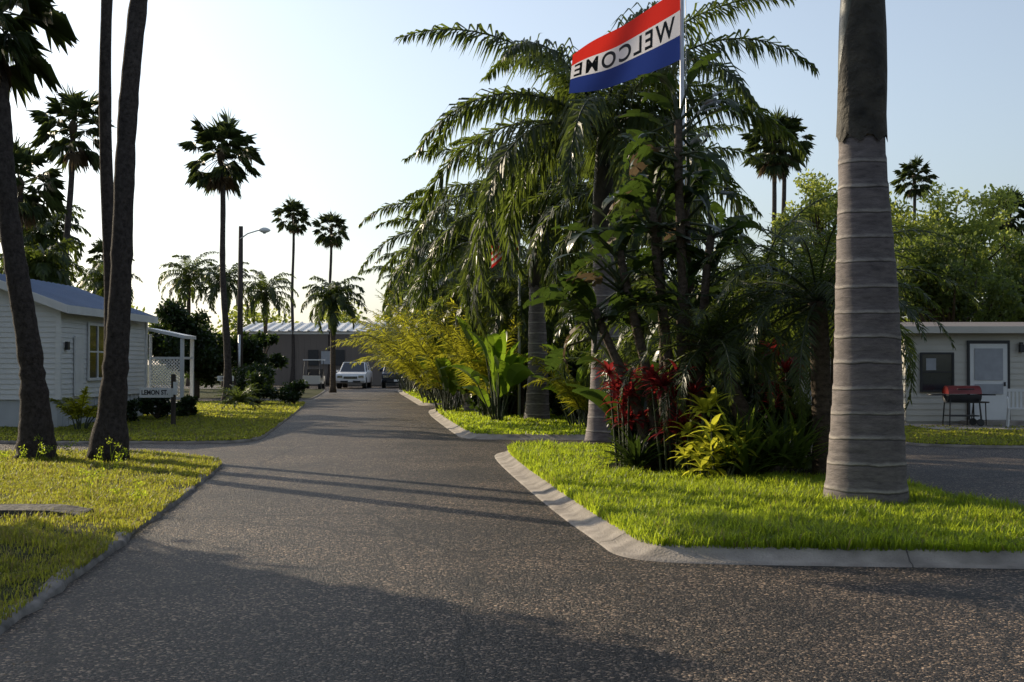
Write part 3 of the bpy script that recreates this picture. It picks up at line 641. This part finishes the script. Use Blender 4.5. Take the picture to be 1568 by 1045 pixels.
def clip(a,b,lo=-10.78,hi=-9.9):
    (xa,za),(xb,zb)=a,b
    dx=xb-xa; ts=sorted([(lo-xa)/dx,(hi-xa)/dx]);t0=max(0,ts[0]);t1=min(1,ts[1])
    if t0>=t1: return None
    return (xa+dx*t0,za+(zb-za)*t0),(xa+dx*t1,za+(zb-za)*t1)
for k in range(-12,24):
    for sg in (1,-1):
        x0=-10.8+k*0.1
        c=clip((x0,0.62),(x0+sg*1.13,1.75))
        if c:
            yy=39.0+(0.008 if sg>0 else -0.008)
            mb.tube([(c[0][0],yy,c[0][1]),(c[1][0],yy,c[1][1])],0.016,4,0,False)
mb.box2((-10.9,39.05,0.1),(-9.8,40.3,0.45),0)
part(mb,'porch',[M_white])
mobile_home('mobile_home',-16.8,-12.2,3.0,16.4,0.75,3.0,0.75,M_roofwhite,M_cream,win_e=[(6,7.4,1.3,2.5),(11,12.4,1.3,2.5)])
mobile_home('mobile_home',9.2,13.6,50,64,0.7,2.9,0.7,M_roofwhite,M_cream,win_s=[(10.4,11.6,1.3,2.3)])
mobile_home('mobile_home',4.8,8.8,69,84,0.7,2.9,0.7,M_roofwhite,M_siding,win_s=[(6,7,1.3,2.3)])
E=empty('white_siding_house',(14.5,36,0)); 
def rp(mb,n,mats):
    o=mb.obj(n,mats); o.location=(-14.5,-36,0); o.parent=E
mb=MB(); siding(mb,(9.95,33),(20,33),0.16,2.5,0,-1,0,0.15); siding(mb,(9.95,40),(9.95,33),0.16,2.5,-1,0,0,0.15); mb.box2((9.97,33.02,0.1),(20,40,2.49),0); rp(mb,'walls',[M_cream])
mb=MB(); mb.add([(9.7,32.7,2.5),(20.2,32.7,2.5),(20.2,36.5,2.78),(9.7,36.5,2.78),(9.7,40.3,2.5),(20.2,40.3,2.5)],[(0,1,2,3),(3,2,5,4),(0,3,4)],0); mb.box2((9.68,32.66,2.38),(20.2,32.7,2.55),1); mb.box2((9.68,32.7,2.38),(9.72,40.3,2.53),1); rp(mb,'roof',[M_tan,M_cream])
mb=MB(); 
x0,x1=11.55,12.5
mb.box2((x0-.06,32.93,0.2),(x0,32.98,2.2),0);mb.box2((x1,32.93,0.2),(x1+.06,32.98,2.2),0);mb.box2((x0,32.93,2.12),(x1,32.98,2.2),0)
mb.box2((x0,32.94,0.2),(x1,32.965,2.12),1); mb.box2((x0+.12,32.92,1.2),(x1-.12,32.937,2.0),2); mb.box2((x0+.12,32.915,0.85),(x1-.12,32.93,1.1),2); mb.box2((x1-.1,32.9,1.05),(x1-.06,32.935,1.15),0)
rp(mb,'door',[M_black,M_white,M_curt])
mb=MB(); x0,x1=10.35,11.1;z0,z1=0.95,1.85
mb.box2((x0-.05,32.92,z0-.05),(x1+.05,32.975,z0),0);mb.box2((x0-.05,32.92,z1),(x1+.05,32.975,z1+.05),0);mb.box2((x0-.05,32.92,z0),(x0,32.975,z1),0);mb.box2((x1,32.92,z0),(x1+.05,32.975,z1),0);mb.box2((x0,32.93,1.38),(x1,32.97,1.42),0)
mb.box2((x0,32.95,z0),(x1,32.965,z1),1); mb.box2((x0+.1,32.945,1.45),(x0+.35,32.949,1.75),2); rp(mb,'window',[M_black,M_glass,M_curt])
mb=MB(); mb.box((12.85,32.9,2.0),(0.12,0.12,0.2)); mb.box((12.85,32.94,2.13),(0.07,0.08,0.05)); rp(mb,'wall_lamp',[M_black])
mb=MB(); mb.box2((9.8,30.2,0.0),(18,32.97,0.1)); mb.box2((11.3,32.3,0.1),(12.8,32.96,0.19)); rp(mb,'patio_slab',[M_conc])
mb=MB(); mb.add([(14,26.2,0.09),(18,26.6,0.09),(17,30.1,0.09),(13,30.1,0.09)],[(0,1,2,3)]); mb.obj('driveway',[M_conc])
E=empty('metal_warehouse',(-12,105,0))
def wp(mb,n,mats):
    o=mb.obj(n,mats); o.location=(12,-105,0); o.parent=E
mb=MB(); mb.box2((-20.6,100,0),(6,112,4.05),0)
x=-20.5
while x<6: mb.box2((x,99.955,0.02),(x+.1,100.0,4.04),0); x+=0.45
mb.box2((-20.63,99.9,3.9),(6.05,99.95,4.1),1); wp(mb,'walls',[M_tan,M_white])
mb=MB(); mb.add([(-20.9,99.7,4.12),(6.3,99.7,4.12),(6.3,106,4.95),(-20.9,106,4.95),(6.3,112.3,4.12),(-20.9,112.3,4.12)],[(0,1,2,3),(3,2,4,5)],0)
x=-20.9
while x<6.3:
    mb.add([(x,99.68,4.13),(x+.22,99.68,4.13),(x+.22,106,4.97),(x,106,4.97),(x+.05,99.68,4.24),(x+.17,99.68,4.24),(x+.17,106,5.07),(x+.05,106,5.07)],[(4,5,6,7),(0,1,5,4),(1,2,6,5),(3,0,4,7)],0); x+=0.75
wp(mb,'roof',[M_roofwhite])
mb=MB(); mb.box2((-14.6,99.85,1.6),(-13.6,99.9,2.6),1); mb.box2((-15.6,99.86,1.5),(-14.8,99.93,2.7),0); mb.box2((-13.5,99.86,1.5),(-12.8,99.93,2.7),0)
mb.box2((-19.5,99.86,0),(-18.5,99.93,2.1),0); mb.box2((-9.6,99.86,0),(-8.9,99.93,3.2),0); mb.box2((-10.2,99.86,1.2),(-9.7,99.93,2.4),2); wp(mb,'openings',[M_black,M_curt,M_blue])
# ------------------------------------------------------------------ vehicles
def suv(name,x,y,paint,rz=0):
    E=empty(name,(x,y,0.004)); E.rotation_euler=(0,0,rz)
    prof=[(-2.2,.35),(-2.33,.5),(-2.34,.78),(-2.22,.98),(-1.15,1.1),(2.2,1.12),(2.32,.95),(2.32,.5),(2.2,.35)]
    mb=MB(); st=[(-1,0.86),(-.94,1.0),(.94,1.0),(1,0.86)]
    n=len(prof);V=[];F=[]
    for (sx,k) in st:
        for (a,b) in prof: V.append((sx*.96,a*(0.985 if k<1 else 1),0.7+(b-.7)*(k+0.06 if k<1 else 1)))
    for i in range(3):
        for j in range(n): F.append((i*n+j,i*n+(j+1)%n,(i+1)*n+(j+1)%n,(i+1)*n+j))
    F.append(tuple(range(n)));F.append(tuple(range(3*n,4*n))); mb.add(V,F); o=mb.obj('body',[paint],False,E)
    bm=o.modifiers.new('b','BEVEL');bm.width=0.04;bm.segments=2
    mb=MB(); g=[(-1.2,1.08,.84),(-.35,1.68,.68),(1.75,1.70,.68),(2.15,1.1,.84)]
    V=[(s*w,a,b) for s in(-1,1) for a,b,w in g]
    mb.add(V,[(0,1,2,3),(4,5,6,7),(0,1,5,4),(1,2,6,5),(2,3,7,6)]); mb.obj('windows',[M_glass],False,E)
    mb=MB(); mb.box((0,.7,1.72),(1.38,2.1,.06))
    for s in(-1,1):
        for a,b in (((-1.2,1.08,.85),(-.35,1.7,.69)),((.55,1.1,.85),(.6,1.7,.69)),((2.15,1.1,.84),(1.75,1.7,.69))):
            mb.tube([(s*a[2],a[0],a[1]),(s*b[2],b[0],b[1])],.035,6)
        mb.box((s*1.02,-.95,1.15),(.18,.1,.14))
    mb.obj('roof_and_pillars',[paint],False,E)
    mb=MB(); mb.box((0,-2.345,.72),(.9,.03,.16),0); mb.box((0,-2.345,.46),(1.3,.04,.12),0)
    for z in(.68,.76): mb.box((0,-2.365,z),(.88,.02,.025),1)
    mb.box((0,-2.37,.5),(.32,.02,.14),2); mb.obj('grille',[M_black,M_chrome,M_white],False,E)
    mb=MB()
    for s in(-1,1): mb.box((s*.7,-2.325,.78),(.34,.06,.16)); mb.box((s*.75,2.31,.9),(.2,.05,.3))
    mb.obj('headlights',[M_chrome],False,E)
    mb=MB()
    for s in(-1,1):
        for yy in(-1.45,1.45):
            mb.tube([(s*.74,yy,.34),(s*.97,yy,.34)],.345,20,0); mb.tube([(s*.965,yy,.34),(s*.98,yy,.34)],.2,14,1)
            mb.tube([(s*.7,yy,.36),(s*.962,yy,.36)],.40,20,0)
    mb.obj('wheels',[M_rubber,M_chrome],False,E)
    return E
M_carw=simple('white_car_paint',(0.8,0.8,0.8),0.25,var=0.02); M_card=simple('dark_car_paint',(0.03,0.035,0.045),0.25,var=0.02)
suv('parked_suv',-10.6,88,M_carw); suv('parked_suv',-8.0,90,M_card,0.1); suv('parked_suv',6.2,46,M_card,1.2)
E=empty('golf_cart',(-12.9,85,0.004))
mb=MB(); mb.box((0,-.1,.42),(1.15,2.1,.18)); mb.box((0,-.95,.66),(1.1,.35,.4)); mb.box((0,.75,.65),(1.15,.75,.35)); mb.obj('body',[M_cream],False,E)
mb=MB(); mb.box((0,.35,.78),(1.05,.5,.12)); mb.box((0,.62,1.05),(1.05,.1,.45)); mb.obj('seat',[M_black],False,E)
mb=MB()
for s in(-1,1):
    mb.tube([(s*.52,-.95,.8),(s*.5,-.55,1.85)],.022,6); mb.tube([(s*.52,.95,.8),(s*.5,.8,1.85)],.022,6)
mb.tube([(-.25,-.6,.9),(-.25,-.35,1.05)],.02,6); mb.obj('posts',[M_black],False,E)
mb=MB(); mb.box((0,.12,1.88),(1.2,1.7,.07)); mb.obj('canopy',[M_white],False,E)
mb=MB()
for s in(-1,1):
    for yy in(-.8,.8): mb.tube([(s*.42,yy,.23),(s*.6,yy,.23)],.23,14)
mb.obj('wheels',[M_rubber],False,E)
# ------------------------------------------------------------------ street lamp
E=empty('street_lamp',(-12.5,60,0.05))
mb=MB(); mb.tube([(0,0,0),(0,0,4),(0.02,0,7.9)],[.15,.13,.10],12); mb.obj('pole',[M_wood],True,E)
mb=MB(); mb.tube([(0.0,-.1,7.3),(.35,-.1,7.55),(.9,-.1,7.72)],.03,8); mb.tube([(0,-.16,0.5),(0,-.16,2.9)],.06,6); mb.obj('arm',[M_pole],True,E)
mb=MB()
t=np.linspace(0,1,9); mb.tube(np.stack([.85+.55*t,-.1+0*t,7.72-.02*t],1),.13*np.sin(np.pi*(0.12+0.8*t))**.6*np.array([.5,.7,.9,1,1,1,.95,.8,.5]),10); mb.obj('lamp_head',[M_white],True,E)
mb=MB(); mb.tube([(1.12,-.1,7.66),(1.12,-.1,7.55)],[.11,.06],10); mb.obj('lens',[M_curt],True,E)
# ------------------------------------------------------------------ signs
def text_mesh(txt,size,ext=0.0,bold=0.0,sp=1.0):
    c=bpy.data.curves.new('t','FONT'); c.body=txt; c.size=size; c.align_x='CENTER';c.align_y='CENTER'; c.offset=bold; c.extrude=ext; c.space_character=sp
    o=bpy.data.objects.new('t',c); COL.objects.link(o); dg=bpy.context.evaluated_depsgraph_get()
    me=bpy.data.meshes.new_from_object(o.evaluated_get(dg)); bpy.data.objects.remove(o); return me
E=empty('street_name_sign',(-8.5,32.8,0.05))
mb=MB(); mb.box((0,0,.65),(.1,.1,1.3)); mb.obj('post',[M_wood],False,E)
mb=MB(); mb.box((-.45,-.07,.84),(.76,.025,.25)); mb.box((.0,-.075,.84),(.02,.5,.22)); mb.box((0.06,-.06,.95),(.10,.02,.32)); mb.obj('blade',[M_white],False,E)
me=text_mesh('LEMON ST.',.165,0.002,0.005); me.materials.append(M_black); o=bpy.data.objects.new('lettering',me); COL.objects.link(o); o.parent=E; o.location=(-.45,-.086,.84); o.rotation_euler=(math.pi/2,0,0); o.scale=(0.82,1,1)
E=empty('street_name_sign',(-11.5,52.5,0.05))
mb=MB(); mb.box((0.35,0,.5),(.08,.08,1.0)); mb.obj('post',[M_wood],False,E)
mb=MB(); mb.box((0,-.06,.98),(.66,.025,.2)); mb.obj('blade',[M_white],False,E)
me=text_mesh('LIME ST.',.13,0.002,0.003); me.materials.append(M_black); o=bpy.data.objects.new('lettering',me); COL.objects.link(o); o.parent=E; o.location=(0,-.078,.98); o.rotation_euler=(math.pi/2,0,0)
# ------------------------------------------------------------------ flags
def flagmat():
    m,nt,b=newmat('welcome_flag_cloth');N=nt.nodes;L=nt.links
    uv=N.new('ShaderNodeUVMap');uv.uv_map='UVMap'; s=N.new('ShaderNodeSeparateXYZ');L.new(uv.outputs[0],s.inputs[0])
    r=N.new('ShaderNodeValToRGB');r.color_ramp.interpolation='CONSTANT';e=r.color_ramp.elements
    e[0].color=(0.02,0.04,0.20,1);e[1].position=0.34;e[1].color=(0.62,0.62,0.68,1);x=e.new(0.69);x.color=(0.6,0.03,0.02,1)
    L.new(s.outputs['Y'],r.inputs[0]);L.new(r.outputs[0],b.inputs['Base Color']);b.inputs['Roughness'].default_value=.7
    t=N.new('ShaderNodeBsdfTranslucent');L.new(r.outputs[0],t.inputs[0]);mx=N.new('ShaderNodeMixShader');mx.inputs[0].default_value=.4
    L.new(b.outputs[0],mx.inputs[1]);L.new(t.outputs[0],mx.inputs[2]);L.new(mx.outputs[0],N['Material Output'].inputs[0]);return m
def FS(a,b):
    hb,htp=5.82,6.82; fb,ft=5.34,5.86
    z=(hb+(fb-hb)*a**0.9)*(1-b)+(htp+(ft-htp)*a**0.95)*b
    z+=0.035*math.sin(a*8+b*2)*a-0.05*math.sin(a*math.pi)*(1-b)
    return np.array([-0.02-1.52*a+0.04*(b-.5)*a, 0.07*math.sin(a*9+2.4*b)*min(1,a*2)+0.22*(0.5-b)*a*a, z])
SC=19.2/18
E=empty('welcome_flag',(2.51,19.2,0.0)); E.scale=(SC,SC,SC)
me=bpy.data.meshes.new('flag'); NA,NB=40,16
V=[tuple(FS(i/NA,j/NB)-np.array([0,0,.1])) for i in range(NA+1) for j in range(NB+1)]
F=[(i*(NB+1)+j,(i+1)*(NB+1)+j,(i+1)*(NB+1)+j+1,i*(NB+1)+j+1) for i in range(NA) for j in range(NB)]
me.from_pydata(V,[],F);uvl=me.uv_layers.new(name='UVMap')
for l in me.loops:
    i,j=divmod(l.vertex_index,NB+1);uvl.data[l.index].uv=(i/NA,j/NB)
me.polygons.foreach_set('use_smooth',[True]*len(F));me.materials.append(flagmat());o=bpy.data.objects.new('cloth',me);COL.objects.link(o);o.parent=E
import bmesh
tm=text_mesh('WELCOME',1.0,0,0.022,1.25)
bm=bmesh.new();bm.from_mesh(tm);bmesh.ops.triangulate(bm,faces=bm.faces)
for _ in range(2):
    es=[e for e in bm.edges if e.calc_length()>0.12]
    bmesh.ops.subdivide_edges(bm,edges=es,cuts=1); bmesh.ops.triangulate(bm,faces=bm.faces)
xs=[v.co.x for v in bm.verts];ys=[v.co.y for v in bm.verts];xa,xb,ya,yb=min(xs),max(xs),min(ys),max(ys)
for v in bm.verts:
    a=0.05+0.92*(v.co.x-xa)/(xb-xa);b=0.37+0.29*(v.co.y-ya)/(yb-ya);p=FS(a,b);v.co=(p[0],p[1]-0.009,p[2]-.1)
bm.to_mesh(tm);bm.free();tm.materials.append(M_black);o=bpy.data.objects.new('lettering',tm);COL.objects.link(o);o.parent=E
mb=MB();mb.tube([(0,0,0),(0,0,3.5),(0,0,7.6)],[.04,.035,.025],12);mb.tube([(0,0,7.6),(0,0,7.66),(0,0,7.72)],[.03,.05,.02],10); mb.tube([(0.05,-.03,1),(0.05,-.03,7.5)],.005,4); mb.obj('pole',[M_pole],True,E)
E=empty('striped_flag',(0.2,36.2,0.1))
mb=MB();mb.tube([(0,0,0),(0,0,5.6)],[.04,.025],10);mb.obj('pole',[M_pole],True,E)
mb=MB();
for k in range(7):
    za=5.3-k*.09; n=14; t=np.linspace(0,1,n); top=np.stack([-.02-.75*t,.12*np.sin(t*9),za-.5*t**1.3],1); bot=top-Z*.09
    mb.add(np.concatenate([top,bot]),[(i,i+1,n+i+1,n+i) for i in range(n-1)],k%2)
mb.obj('cloth',[simple('flag_red',(0.5,.03,.03),.7,trans=.4),simple('flag_white',(0.6,.6,.6),.7,trans=.4)],True,E)
# ------------------------------------------------------------------ patio things
E=empty('barbecue_grill',(10.95,31.8,0.1))
mb=MB(); th=np.linspace(0,math.pi,9)
for s,m,zz in((1,0,.78),(-1,1,.76)):
    V=[(x,.26*math.cos(a),zz+s*.2*math.sin(a)) for x in(-.4,.4) for a in th];F=[(i,i+1,9+i+1,9+i) for i in range(8)]+[tuple(range(9)),tuple(range(9,18))];mb.add(V,F,m)
mb.box((0,-.28,.9),(.4,.03,.03),1);mb.box((-.62,0,.76),(.35,.4,.03),1); mb.box((.6,0,.76),(.3,.4,.03),1); mb.obj('barrel',[M_redp,M_black],True,E)
mb=MB()
for x in(-.35,.35):
    for y in(-.2,.2): mb.tube([(x,y,.65),(x*1.1,y*1.3,.02)],.018,6)
mb.box((0,0,.25),(.7,.45,.03)); mb.tube([(.36,-.28,.09),(.36,-.24,.09)],.09,12);mb.tube([(.36,.24,.09),(.36,.28,.09)],.09,12); mb.obj('cart_frame',[M_black],False,E)
E=empty('plastic_chair',(12.2,31.5,0.1)); E.rotation_euler=(0,0,-.3)
mb=MB(); mb.box((0,0,.43),(.46,.45,.035))
for x in(-.21,.21):
    for y in(-.2,.2): mb.tube([(x*1.15,y*1.15,0),(x,y,.43)],.024,6)
    mb.tube([(x*1.1,-.2,.43),(x*1.15,-.18,.66),(x*1.1,.2,.7)],.024,6)
for k in range(5): mb.box((-.18+k*.09,.235,.65),(.05,.025,.42))
mb.box((0,.235,.87),(.44,.03,.07)); mb.obj('frame',[M_white],False,E)
E=empty('patio_table',(11.45,32.2,.1))
mb=MB(); mb.tube([(0,0,.55),(0,0,.58)],.3,20)
for a in range(4): mb.tube([(0.22*math.cos(a*1.57),.22*math.sin(a*1.57),.55),(0.26*math.cos(a*1.57+.2),.26*math.sin(a*1.57+.2),0)],.015,6)
mb.obj('top_and_legs',[M_wood],False,E)
mb=MB(); n=10;t=np.linspace(0,1,n)
top=[( -5.9+1.55*k,13.35+.12*math.sin(k*3),.14-0.05*max(0,k-.8)*4) for k in t];F=[]
V=[];
for (x,y,z) in top: V+=[(x,y-.25,.04),(x,y-.2,z-.02),(x,y+.22,z),(x,y+.28,.04)]
for i in range(n-1):
    for j in range(3): F.append((i*4+j,i*4+j+1,(i+1)*4+j+1,(i+1)*4+j))
F+= [(0,1,2,3),((n-1)*4,(n-1)*4+1,(n-1)*4+2,(n-1)*4+3)]
mb.add(V,F); mb.obj('fallen_palm_boot',[M_sheath],False)
mb=MB()
for (x,y) in [(-4.8,15),(-6.8,17.5),(-5.7,18.5),(-4.1,14.1),(-7.2,19.5),(-6.2,20.4),(-6.9,20.6),(-7.4,20.8)]:
    for k in range(4):
        a=U(0,6.28);h=U(.25,.5);px,py=x+U(-.1,.1),y+U(-.1,.1)
        mb.tube([(px,py,.05),(px+.04*math.cos(a),py,h*.6),(px+.12*math.cos(a),py+.1*math.sin(a),h)],.003,3,0,False)
        leaf_cloud(mb,[(px+.1*math.cos(a),py+.08*math.sin(a),h*.85)],[.07],22,.035,0)
mb.obj('lawn_weeds',[M_grass],False)
mb=MB(); n=500; p=np.stack([rng.uniform(-5,6,n),rng.uniform(6,28,n)],1); p[:,0]-=0.115*(p[:,1]-10)
near=np.abs(rng.normal(0,.25,n)); side=rng.random(n)<.6
p[side,0]=np.where(rng.random(side.sum())<.5,-2.15-.115*p[side,1]+near[side],2.05-.115*p[side,1]-near[side])
a=rng.uniform(0,6.28,n); s=rng.uniform(.012,.035,n)
c=np.concatenate([p,np.full((n,1),.009)],1); d1=np.stack([np.cos(a),np.sin(a),0*a+.15],1)*s[:,None]; d2=np.stack([-np.sin(a),np.cos(a),0*a],1)*(s*.45)[:,None]
V=np.stack([c-d1*.2,c+d2+Z*.004,c+d1,c-d2+Z*.004],1).reshape(-1,3); i=np.arange(n)*4
mb.add(V,np.stack([i,i+1,i+2,i+3],1),0); mb.obj('fallen_leaves',[M_dead])
# ------------------------------------------------------------------ light
EL=math.radians(22); ax,ay=-0.73,0.683
nn=math.hypot(ax,ay);ax/=nn;ay/=nn
d=Vector((ax*math.cos(EL),ay*math.cos(EL),math.sin(EL)))
sl=bpy.data.lights.new('sun','SUN');sl.energy=5.0;sl.angle=math.radians(.5);sl.color=(1,.84,.60)
so=bpy.data.objects.new('sun',sl);COL.objects.link(so);so.rotation_euler=(-d).to_track_quat('-Z','Y').to_euler();so.location=(-30,20,20)
w=bpy.data.worlds.new('World');scene.world=w;w.use_nodes=True;nt=w.node_tree
bg=nt.nodes['Background'];sky=nt.nodes.new('ShaderNodeTexSky');sky.sky_type='NISHITA';sky.sun_disc=False
sky.sun_elevation=EL;sky.sun_rotation=math.atan2(ax,ay)%(2*math.pi);sky.air_density=1.2;sky.dust_density=1.6;sky.ozone_density=4.5
hs=nt.nodes.new('ShaderNodeHueSaturation');hs.inputs['Saturation'].default_value=0.60;hs.inputs['Value'].default_value=1.12
nt.links.new(sky.outputs[0],hs.inputs['Color']);nt.links.new(hs.outputs[0],bg.inputs[0]);bg.inputs[1].default_value=0.15
cd=bpy.data.cameras.new('camera');cd.sensor_width=36;cd.lens=45.9;cd.clip_end=5000
co=bpy.data.objects.new('camera',cd);COL.objects.link(co);co.location=(0,0,1.6);co.rotation_euler=(math.radians(91.02),0,0)
scene.camera=co
scene.view_settings.view_transform='Standard';scene.view_settings.look='None';scene.view_settings.exposure=0
